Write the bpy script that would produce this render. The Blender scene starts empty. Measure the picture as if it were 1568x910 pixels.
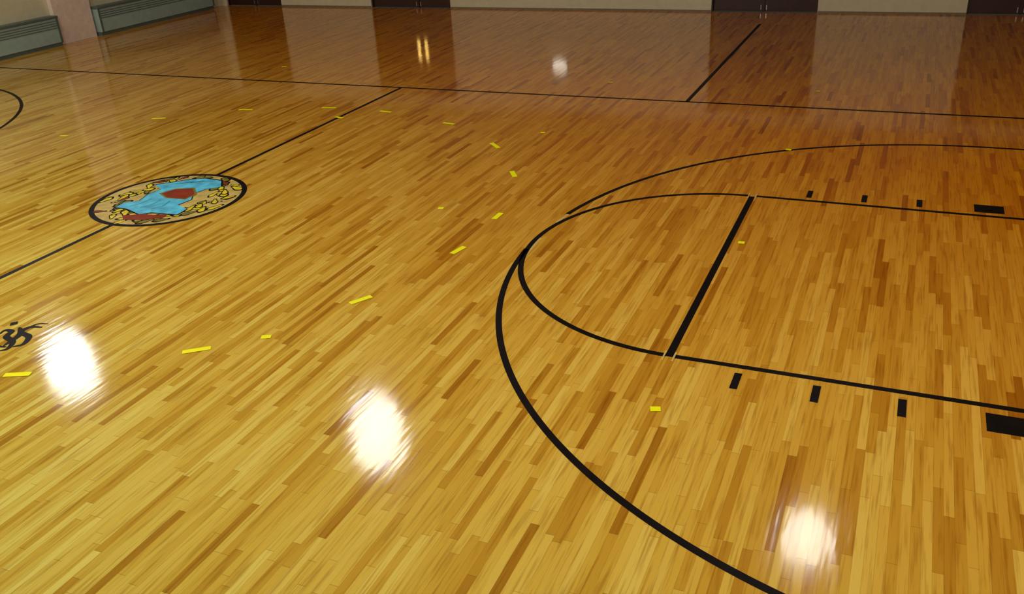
import bpy, math, random, mathutils
col=bpy.context.collection
def link(o,parent=None):
    col.objects.link(o)
    if parent: o.parent=parent
    return o
def empty(n): return link(bpy.data.objects.new(n,None))
def mesh(n,verts,faces,mat=None,parent=None,smooth=False):
    me=bpy.data.meshes.new(n);me.from_pydata(verts,[],faces);me.update()
    o=bpy.data.objects.new(n,me);link(o,parent)
    if mat: me.materials.append(mat)
    if smooth:
        for pl in me.polygons: pl.use_smooth=True
    return o
def boxdata(x0,x1,y0,y1,z0,z1,vs,fs):
    b=len(vs);vs+=[(x0,y0,z0),(x1,y0,z0),(x1,y1,z0),(x0,y1,z0),(x0,y0,z1),(x1,y0,z1),(x1,y1,z1),(x0,y1,z1)]
    fs+=[tuple(b+i for i in f) for f in [(0,3,2,1),(4,5,6,7),(0,1,5,4),(1,2,6,5),(2,3,7,6),(3,0,4,7)]]
def box(n,x0,x1,y0,y1,z0,z1,mat,parent=None,bev=0):
    vs=[];fs=[];boxdata(x0,x1,y0,y1,z0,z1,vs,fs);o=mesh(n,vs,fs,mat,parent)
    if bev:
        b=o.modifiers.new("b","BEVEL");b.width=bev;b.segments=2
    return o
def boxes(n,l,mat,parent=None):
    vs=[];fs=[]
    for a in l: boxdata(*a,vs,fs)
    return mesh(n,vs,fs,mat,parent)
def newmat(n):
    m=bpy.data.materials.new(n);m.use_nodes=True;return m,m.node_tree,m.node_tree.nodes["Principled BSDF"]
def simple(n,c,rough=.5,metal=0,noise=.08,scale=8,spec=.5,upper=None):
    m,t,b=newmat(n);N=t.nodes
    tc=N.new("ShaderNodeTexCoord");nz=N.new("ShaderNodeTexNoise");nz.inputs["Scale"].default_value=scale;nz.inputs["Detail"].default_value=2
    t.links.new(tc.outputs["Object"],nz.inputs["Vector"])
    r=N.new("ShaderNodeValToRGB");r.color_ramp.elements[0].position=.3;r.color_ramp.elements[1].position=.7
    r.color_ramp.elements[0].color=(*[v*(1-noise) for v in c],1);r.color_ramp.elements[1].color=(*[min(1,v*(1+noise)) for v in c],1)
    t.links.new(nz.outputs["Fac"],r.inputs[0]);out=r.outputs[0]
    if upper:
        sp=N.new("ShaderNodeSeparateXYZ");t.links.new(tc.outputs["Object"],sp.inputs[0])
        out=mixc(t,'MIX',math_(t,'GREATER_THAN',sp.outputs[2],upper[0]),out,(*upper[1],1))
    t.links.new(out,b.inputs["Base Color"])
    b.inputs["Roughness"].default_value=rough;b.inputs["Metallic"].default_value=metal;b.inputs["Specular IOR Level"].default_value=spec
    return m
def emis(n,c,es):
    m,t,b=newmat(n);b.inputs["Base Color"].default_value=(.7,.7,.7,1)
    b.inputs["Emission Color"].default_value=(*c,1);b.inputs["Emission Strength"].default_value=es;return m
def math_(t,op,a,b=None,c=None):
    n=t.nodes.new("ShaderNodeMath");n.operation=op
    for i,v in enumerate((a,b,c)):
        if v is None: continue
        if isinstance(v,(int,float)): n.inputs[i].default_value=v
        else: t.links.new(v,n.inputs[i])
    return n.outputs[0]
def mixc(t,bt,f,a,b):
    n=t.nodes.new("ShaderNodeMix");n.data_type='RGBA';n.blend_type=bt
    for i,v in ((0,f),(6,a),(7,b)):
        if isinstance(v,(int,float,tuple)): n.inputs[i].default_value=v
        else: t.links.new(v,n.inputs[i])
    return n.outputs[2]
# ---------------- maple floor
m,t,b=newmat("varnished_maple_strips");N=t.nodes
tc=N.new("ShaderNodeTexCoord");sp=N.new("ShaderNodeSeparateXYZ");t.links.new(tc.outputs["Object"],sp.inputs[0])
x=sp.outputs[0];y=sp.outputs[1]
u=math_(t,'DIVIDE',x,.055);row=math_(t,'FLOOR',u);fr=math_(t,'FRACT',u)
wn=N.new("ShaderNodeTexWhiteNoise");wn.noise_dimensions='1D';t.links.new(math_(t,'ADD',row,91.0),wn.inputs["W"])
w=math_(t,'ADD',math_(t,'MULTIPLY',y,1.3),math_(t,'MULTIPLY',wn.outputs["Value"],413.0))
vo=N.new("ShaderNodeTexVoronoi");vo.voronoi_dimensions='1D';vo.inputs["Scale"].default_value=1;t.links.new(w,vo.inputs["W"])
ve=N.new("ShaderNodeTexVoronoi");ve.voronoi_dimensions='1D';ve.feature='DISTANCE_TO_EDGE';ve.inputs["Scale"].default_value=1;t.links.new(w,ve.inputs["W"])
sc=N.new("ShaderNodeSeparateColor");t.links.new(vo.outputs["Color"],sc.inputs[0])
ramp=N.new("ShaderNodeValToRGB");t.links.new(sc.outputs[0],ramp.inputs[0])
cs=[(0,(.41,.195,.015)),(.05,(.53,.29,.025)),(.15,(.63,.39,.04)),(.4,(.705,.475,.06)),(.75,(.76,.545,.085)),(1,(.82,.64,.125))]
cr=ramp.color_ramp
cr.elements[0].position=0;cr.elements[0].color=(*cs[0][1],1);cr.elements[1].position=1;cr.elements[1].color=(*cs[-1][1],1)
for q,c in cs[1:-1]:
    e=cr.elements.new(q);e.color=(*c,1)
mp=N.new("ShaderNodeMapping");mp.inputs["Scale"].default_value=(45,2.2,1);t.links.new(tc.outputs["Object"],mp.inputs[0])
g=N.new("ShaderNodeTexNoise");g.inputs["Scale"].default_value=1;g.inputs["Detail"].default_value=3;t.links.new(mp.outputs[0],g.inputs["Vector"])
gr=N.new("ShaderNodeValToRGB");gr.color_ramp.elements[0].position=.32;gr.color_ramp.elements[0].color=(.58,.43,.27,1);gr.color_ramp.elements[1].position=.5;gr.color_ramp.elements[1].color=(1.0,1.0,1.0,1)
t.links.new(g.outputs["Fac"],gr.inputs[0])
c1=mixc(t,'MULTIPLY',.6,ramp.outputs[0],gr.outputs[0])
# light falling off to deep orange at far right, painted into the wood colour
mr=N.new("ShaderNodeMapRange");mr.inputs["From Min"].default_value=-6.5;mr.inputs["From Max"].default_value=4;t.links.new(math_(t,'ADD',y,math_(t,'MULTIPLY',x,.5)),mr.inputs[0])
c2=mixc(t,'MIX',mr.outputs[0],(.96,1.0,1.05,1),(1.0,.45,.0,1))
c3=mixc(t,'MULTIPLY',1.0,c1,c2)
seam=math_(t,'MAXIMUM',math_(t,'LESS_THAN',fr,.035),math_(t,'LESS_THAN',ve.outputs["Distance"],.003))
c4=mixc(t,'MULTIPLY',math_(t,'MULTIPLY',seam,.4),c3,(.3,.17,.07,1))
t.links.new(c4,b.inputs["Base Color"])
nz=N.new("ShaderNodeTexNoise");nz.inputs["Scale"].default_value=1.3;nz.inputs["Detail"].default_value=3;t.links.new(tc.outputs["Object"],nz.inputs["Vector"])
mr2=N.new("ShaderNodeMapRange");mr2.inputs["From Min"].default_value=.3;mr2.inputs["From Max"].default_value=.7;mr2.inputs["To Min"].default_value=.065;mr2.inputs["To Max"].default_value=.11;t.links.new(nz.outputs["Fac"],mr2.inputs[0]);t.links.new(mr2.outputs[0],b.inputs["Roughness"])
b.inputs["Specular IOR Level"].default_value=.40
b.inputs["Specular Tint"].default_value=(1,.93,.82,1)
bu=N.new("ShaderNodeBump");bu.inputs["Strength"].default_value=.08;bu.inputs["Distance"].default_value=.01
mp3=N.new("ShaderNodeMapping");mp3.inputs["Scale"].default_value=(18,3,1);t.links.new(tc.outputs["Object"],mp3.inputs[0])
g3=N.new("ShaderNodeTexNoise");g3.inputs["Scale"].default_value=1;g3.inputs["Detail"].default_value=1.5;t.links.new(mp3.outputs[0],g3.inputs["Vector"])
t.links.new(g3.outputs["Fac"],bu.inputs["Height"]);t.links.new(bu.outputs[0],b.inputs["Normal"])
FLOOR=m
XL,XR,YN,YF,H=-16.95,4.4,-11.0,13.68,6.8
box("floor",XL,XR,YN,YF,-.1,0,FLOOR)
# ---------------- painted lines
black=simple("black_court_paint",(.007,.004,.003),.45,noise=.3,spec=.12)
bare=simple("bare_maple_edge",(.72,.5,.16),.2)
def strip(n,pts,wd,mat,parent,z=.0015,closed=False):
    vs=[];fs=[];k=len(pts)
    for i in range(k):
        a=pts[(i-1)%k] if (closed or i>0) else pts[i];c=pts[(i+1)%k] if (closed or i<k-1) else pts[i]
        ww=wd(i/(k-1)) if callable(wd) else wd
        dx,dy=c[0]-a[0],c[1]-a[1];l=math.hypot(dx,dy);nx,ny=-dy/l*ww/2,dx/l*ww/2
        vs+=[(pts[i][0]+nx,pts[i][1]+ny,z),(pts[i][0]-nx,pts[i][1]-ny,z)]
    for i in range(k if closed else k-1):
        j=(i+1)%k;fs.append((2*i,2*i+1,2*j+1,2*j))
    return mesh(n,vs,fs,mat,parent)
def arcp(cx,cy,r,a0,a1,n=96): return [(cx+r*math.cos(math.radians(a0+(a1-a0)*i/n)),cy+r*math.sin(math.radians(a0+(a1-a0)*i/n))) for i in range(n+1)]
YS,XH,RA,CA=5.607,-6.457,4.178,2.373
CL=empty("court_lines")
LW=.052
strip("free_throw_circle",arcp(0,0,1.805,90.8,269.2),LW,black,CL)
for s_,mk,bl in ((1,(.57,1.12,1.65),2.29),(-1,(.53,1.07,1.62),2.255)):
    strip("lane_line",[(.045,1.805*s_),(4.0,1.805*s_)],LW,black,CL)
    strip("junction_gap",[(.038,1.74*s_),(.038,1.88*s_)],.013,bare,CL,z=.002)
    strip("junction_gap",[(-.038,1.74*s_),(-.038,1.88*s_)],.013,bare,CL,z=.002)
    for mx in mk: strip("lane_mark",[(mx,(1.9)*s_),(mx,(2.12)*s_)],.054,black,CL)
    strip("lane_block",[(bl,1.9*s_),(bl,2.12*s_)],.27,black,CL)
strip("free_throw_line",[(0,-1.82),(0,1.78)],.06,black,CL)
strip("three_point_arc",arcp(CA,0,RA,90,169.5),LW,black,CL)
strip("three_point_arc",arcp(CA,0,RA,183,270),LW,black,CL)
strip("arc_gap",arcp(CA,0,RA-.038,179,188,20),.026,bare,CL,z=.001)
strip("arc_gap",arcp(CA,0,RA-.01,169.5,173,20),.03,bare,CL,z=.001)
strip("three_point_straight",[(CA,RA),(4.0,RA)],LW,black,CL)
strip("three_point_straight",[(CA,-RA),(4.0,-RA)],LW,black,CL)
strip("far_sideline",[(-16.5,YS),(4.2,YS)],.06,black,CL)
strip("near_sideline",[(-16.5,-YS),(4.2,-YS)],.06,black,CL)
strip("half_court_line",[(XH,.86),(XH,YS)],.058,black,CL)
strip("half_court_line",[(XH,-.86),(XH,-YS)],.058,black,CL)
strip("cross_line",[(-1.6,YS),(-1.6,12.2)],.06,black,CL)
strip("opposite_three_point_arc",arcp(2*XH-CA,0,RA,-90,90),.056,black,CL)
# ---------------- centre logo
LG=empty("center_court_logo")
lx0,ly0=XH+.022,0
strip("ring",arcp(lx0,ly0,.86,0,360)[:-1],.06,black,LG,closed=True,z=.0018)
pale=simple("pale_ground",(.68,.48,.14),.25,noise=.2)
mesh("ground",[(*q,.001) for q in arcp(lx0,ly0,.85,0,360)[:-1]],[tuple(range(96))],pale,LG)
blue=simple("blue_paint",(.12,.58,.85),.3,noise=.3);red=simple("red_paint",(.30,.04,.015),.3,noise=.25);yel=simple("yellow_paint",(.85,.66,.02),.3,noise=.2);olive=simple("olive_paint",(.25,.2,.03),.3,noise=.2)
teal=simple("teal_paint",(.05,.3,.38),.3,noise=.2)
BL=[(-.516,.341),(-.375,.469),(-.235,.621),(-.044,.716),(.215,.693),(.366,.504),(.241,.38),(.197,.208),(.316,.032),(.289,-.158),(.493,-.241),(.507,-.421),(.153,-.445),(.067,-.536),(-.219,-.428),(-.396,-.428),(-.417,-.274),(-.275,-.168),(-.346,.043),(-.319,.233)]
RD=[(-.195,.105),(-.127,.283),(.064,.356),(.23,.194),(.219,.03),(-.022,.013)]
mesh("blue_outline",[(XH+a*1.04,c*1.04,.0040) for a,c in BL],[tuple(range(len(BL)))],black,LG)
mesh("blue_field",[(XH+a,c,.0045) for a,c in BL],[tuple(range(len(BL)))],blue,LG)
mesh("shield_outline",[(XH+.03+(a-.03)*1.15,.15+(c-.15)*1.15,.0050) for a,c in RD],[tuple(range(6))],olive,LG)
mesh("red_shield",[(XH+a,c,.0055) for a,c in RD],[tuple(range(len(RD)))],red,LG)
for q in range(3):
    strip("blue_shade",[(XH-.33+.1*q,.42+.06*q),(XH-.2+.1*q,.5+.06*q),(XH-.12+.12*q,.62+.02*q)],.018,teal,LG,z=.005)
    strip("blue_shade",[(XH-.25+.16*q,-.36),(XH-.2+.17*q,-.25),(XH-.18+.14*q,-.08)],.018,teal,LG,z=.005)
mesh("red_banner",[(XH+a,c,.0052) for a,c in [(-.1,-.62),(.08,-.52),(.3,-.5),(.4,-.42),(.42,-.56),(.2,-.68),(.0,-.72)]],[tuple(range(7))],red,LG)
random.seed(7)
groups={'black':([],[]),'yel':([],[]),'red':([],[]),'ol':([],[])}
def leaf(key,cx,cy,an,L,W,z):
    V,F=groups[key];n0=len(V)
    for q in range(12):
        th=2*math.pi*q/12;lx=L*math.cos(th);ly=W*math.sin(th)*(1+.35*math.cos(3*th))
        V.append((cx+lx*math.cos(an)-ly*math.sin(an),cy+lx*math.sin(an)+ly*math.cos(an),z))
    F.append(tuple(range(n0,n0+12)))
for i in range(84):
    a=2*math.pi*i/84*2+random.uniform(-.08,.08);rr=random.uniform(.47,.79)
    cx=lx0+rr*math.cos(a);cy=rr*math.sin(a);an=a+math.pi/2+random.uniform(-1.2,1.2);L=random.uniform(.05,.11);W=random.uniform(.022,.042)
    leaf('black',cx,cy,an,L*1.2,W*1.35,.0020+i*1e-5)
    k=random.random();leaf('yel' if k<.66 else ('ol' if k<.9 else 'red'),cx,cy,an,L*.9,W*.9,.002005+i*1e-5)
for k,mt,n in (('black',black,'leaf_outlines'),('yel',yel,'yellow_leaves'),('red',red,'red_berries'),('ol',olive,'olive_leaves')):
    mesh(n,groups[k][0],groups[k][1],mt,LG)
# ---------------- lettering on the floor
TX=empty("floor_lettering")
def cat(P,n=8):
    o=[];Q=[P[0]]+P+[P[-1]]
    for i in range(1,len(Q)-2):
        for k in range(n):
            s=k/n;r=[]
            for d in (0,1):
                p0,p1,p2,p3=Q[i-1][d],Q[i][d],Q[i+1][d],Q[i+2][d]
                r.append(.5*((2*p1)+(-p0+p2)*s+(2*p0-5*p1+4*p2-p3)*s*s+(-p0+3*p1-3*p2+p3)*s**3))
            o.append(tuple(r))
    o.append(P[-1]);return o
T1=[(-5.42,-3.18),(-5.435,-3.11),(-5.36,-3.11),(-5.32,-3.195),(-5.185,-3.246),(-5.127,-3.348),(-5.164,-3.395)]
T2=[(-5.163,-2.968),(-5.269,-3.0),(-5.27,-3.094),(-5.13,-3.133),(-5.064,-3.244),(-5.113,-3.307)]
calli=lambda s:.016+.042*math.sin(math.pi*s)
for dy in (0,-.36,-.72):
    strip("letter_stroke",cat([(a,c+dy) for a,c in T1]),calli,black,TX)
    strip("letter_stroke",cat([(a,c+dy) for a,c in T2]),calli,black,TX,z=.0018)
    strip("letter_stroke",cat([(-5.36,-3.03+dy),(-5.24,-3.13+dy),(-5.2,-3.33+dy)]),calli,black,TX,z=.0021)
strip("swash",cat([(-5.27,-3.0),(-5.25,-2.93),(-5.16,-2.90)]),lambda s:.03*(1-s)+.006,black,TX)
mesh("letter_dot",[(-5.51,-2.99,.002),(-5.469,-3.04,.002),(-5.43,-2.99,.002),(-5.469,-2.95,.002)],[(0,1,2,3)],black,TX)
# ---------------- tape (x cm, y cm, length cm, angle deg)
TAPES=[(-468,-363,21,23),(-357,-287,22,37),(-316,-251,8,25),(-277,-168,21,59),(-243,-44,20,77),(-243,51,19,89),(-281,184,23,-57),(-351,287,27,-45),(-462,372,20,-10),(-590,412,22,-7),(-644,366,17,-17),(-694,414,24,11),(-826,375,24,11),(-934,298,22,22),(9,-254,7,18),(12,49,6,2),(14,355,7,-11),(-313,56,6,15),(-311,358,6,12),(-967,673,10,9),(-309,660,8,10),(-1011,182,13,12),(16,659,6,10)]
m,t,b=newmat("yellow_tape_vinyl");b.inputs["Base Color"].default_value=(1,.95,.0,1);b.inputs["Roughness"].default_value=.6;b.inputs["Specular IOR Level"].default_value=.2
vs=[];fs=[]
for cx,cy,l,an in TAPES:
    cx/=100;cy/=100;l=l/200;an=math.radians(an);ux,uy=math.cos(an)*l,math.sin(an)*l;nx,ny=-math.sin(an)*.03,math.cos(an)*.03
    k=len(vs);vs+=[(cx-ux+nx,cy-uy+ny,.004),(cx-ux-nx,cy-uy-ny,.004),(cx+ux-nx,cy+uy-ny,.004),(cx+ux+nx,cy+uy+ny,.004)];fs.append((k,k+1,k+2,k+3))
mesh("yellow_floor_tape",vs,fs,m)
# ---------------- room shell: cream painted block dado, brown brick above door height
wallm=simple("painted_block",(.62,.54,.33),.4,noise=.05,upper=(2.5,(.09,.045,.015)))
ceilm=simple("ceiling_paint",(.05,.035,.02),.8)
doorm=simple("brown_door",(.035,.008,.003),.4,noise=.15)
D=[(-16.65,-14.78,-15.7),(-11.9,-9.56,-10.52),(-2.93,-.62,-1.78),(2.31,4.35,3.3)]
segs=[];px=XL
for a,c,_ in D: segs.append((px,a));px=c
segs.append((px,XR))
wl=[(a,c,YF,YF+.25,0,H) for a,c in segs]+[(a,c,YF,YF+.25,2.3,H) for a,c,_ in D]
boxes("wall_far",wl,wallm)
boxes("baseboard_far",[(a+.01,c-.01,YF-.015,YF,0.0,.04) for a,c in segs if c-a>.4],simple("baseboard_vinyl",(.2,.15,.08),.5))
glow=emis("lit_glass",(1,.62,.1),2.4)
steel=simple("steel",(.5,.5,.5),.35,1)
for i,(a,c,mid) in enumerate(D):
    e=empty("door_%d"%(i+1))
    for k,(p0,p1) in enumerate(((a+.03,mid-.02),(mid+.02,c-.03))):
        box("leaf_%d"%(k+1),p0,p1,YF+.1,YF+.15,0.01,2.25,doorm,e,.004)
        box("push_bar_%d"%(k+1),p0+.1,p1-.1,YF+.06,YF+.08,.98,1.02,doorm,e)
        box("floor_bolt_%d"%(k+1),(p1-.05 if k==0 else p0+.03),(p1-.03 if k==0 else p0+.05),YF+.08,YF+.1,.04,.14,steel,e)
    box("mullion",mid-.02,mid+.02,YF+.08,YF+.16,.0,2.25,doorm,e)
    box("jamb",a,a+.03,YF+.05,YF+.2,0,2.28,doorm,e);box("jamb",c-.03,c,YF+.05,YF+.2,0,2.28,doorm,e);box("head",a,c,YF+.05,YF+.2,2.25,2.3,doorm,e)
    box("backing",a,c,YF+.2,YF+.24,0,2.3,doorm,e)
    for sx in (-.11,.11):
        box("vision_lite",mid+sx-.04,mid+sx+.04,YF+.09,YF+.1,.85,1.35,glow if i==1 else doorm,e)
box("wall_left",XL-.2,XL,YN,YF,0,H,wallm)
box("wall_right",XR,XR+.2,YN,YF,0,H,wallm)
box("wall_near",XL,XR,YN-.2,YN,0,H,wallm)
box("ceiling",XL,XR,YN,YF,H,H+.2,ceilm)
pink=simple("pilaster_paint",(.76,.60,.46),.5)
box("pilaster",XL+.005,XL+.12,7.95,9.03,0,H-.01,pink)
rad=simple("radiator_enamel",(.32,.41,.34),.4);radd=simple("radiator_dark",(.09,.12,.10),.4)
def radiator(y0,y1):
    e=empty("radiator_cover")
    box("case",XL+.02,XL+.25,y0,y1,.08,.62,rad,e,.01);box("top",XL+.02,XL+.28,y0-.01,y1+.01,.62,.67,radd,e,.008)
    box("plinth",XL+.02,XL+.22,y0,y1,0,.08,radd,e)
    boxes("louvres",[(XL+.25,XL+.262,y0+.05,y1-.05,.40+.05*i,.415+.05*i) for i in range(4)],radd,e)
    boxes("end_caps",[(XL+.25,XL+.265,y0,y0+.05,.08,.62),(XL+.25,XL+.265,y1-.05,y1,.08,.62)],radd,e)
radiator(9.1,13.2);radiator(3.5,7.9)
# unseen lamp on far wall, added to make the pale glare on the floor
e=empty("added_wall_lamp")
wx,wz=-6.62,1.35
box("base",wx-.2,wx+.2,YF-.04,YF,wz-.14,wz+.14,steel,e,.01)
vs=[];fs=[];n=16
prof=[(1,.04),(.95,.09),(.7,.13),(.05,.15)]
for pr,d in prof:
    for k in range(n): a=2*math.pi*k/n;vs.append((wx+pr*.19*math.cos(a),YF-d,wz+pr*.15*math.sin(a)))
for i in range(3):
    for k in range(n): fs.append((i*n+k,(i+1)*n+k,(i+1)*n+(k+1)%n,i*n+(k+1)%n))
mesh("glass",vs,fs,emis("added_lamp_glass",(1,.92,.75),1.8),e,True)
# ---------------- high bay lamps
hm=simple("lamp_housing",(.3,.3,.3),.4,.8)
def lamp(x,y,es,r=1,zs=1,zc=5.95,lc=(.96,.98,1)):
    e=empty("high_bay_lamp")
    gm=emis("lamp_glass",lc,es)
    vs=[];fs=[];n=14
    prof=[(0.02,-.48),(.2,-.46),(.34,-.34),(.42,-.12),(.42,.08),(.3,.36)]
    for pr,z in prof:
        for k in range(n): a=2*math.pi*k/n;vs.append((x+r*pr*math.cos(a),y+r*pr*math.sin(a),zc+r*zs*z))
    for i in range(len(prof)-1):
        for k in range(n): fs.append((i*n+k,i*n+(k+1)%n,(i+1)*n+(k+1)%n,(i+1)*n+k))
    mesh("globe",vs,fs,gm,e,True)
    vs=[];fs=[]
    prof=[(.52,.44),(.36,.56),(.2,.62),(.18,.74),(.02,.75),(.02,H-zc-.01)]
    for pr,z in prof:
        for k in range(n): a=2*math.pi*k/n;vs.append((x+pr*math.cos(a),y+pr*math.sin(a),zc+z))
    for i in range(len(prof)-1):
        for k in range(n): fs.append((i*n+k,i*n+(k+1)%n,(i+1)*n+(k+1)%n,(i+1)*n+k))
    mesh("housing",vs,fs,hm,e,True)
for x_,y_,es,r,zs in [(-14.35,3.9,15,1.15,1.4),(-6.68,3.85,15,1.15,1.4),(.88,3.6,15,.88,1)]: lamp(x_,y_,es,r,zs)
for x_,y_,es in [(-14.5,-3.8,76),(-6.7,-3.8,112),(.88,-3.8,84)]: lamp(x_,y_,es,lc=(1,.98,.90))
# ---------------- camera
R=[[0.91918,0.13000,-0.37175],[0.39050,-0.42331,0.81751],[-0.05109,-0.89661,-0.43987]]
C=(1.367,-7.589,3.419)
cam=bpy.data.objects.new("camera",bpy.data.cameras.new("camera"));link(cam)
cam.matrix_world=mathutils.Matrix([[R[i][0],-R[i][1],-R[i][2],C[i]] for i in range(3)]+[[0,0,0,1]])
cam.data.sensor_width=36;cam.data.lens=31.66
bpy.context.scene.camera=cam
w=bpy.data.worlds.new("world");bpy.context.scene.world=w;w.use_nodes=True
w.node_tree.nodes["Background"].inputs[0].default_value=(.5,.45,.35,1);w.node_tree.nodes["Background"].inputs[1].default_value=.05
bpy.context.scene.view_settings.view_transform='Standard'
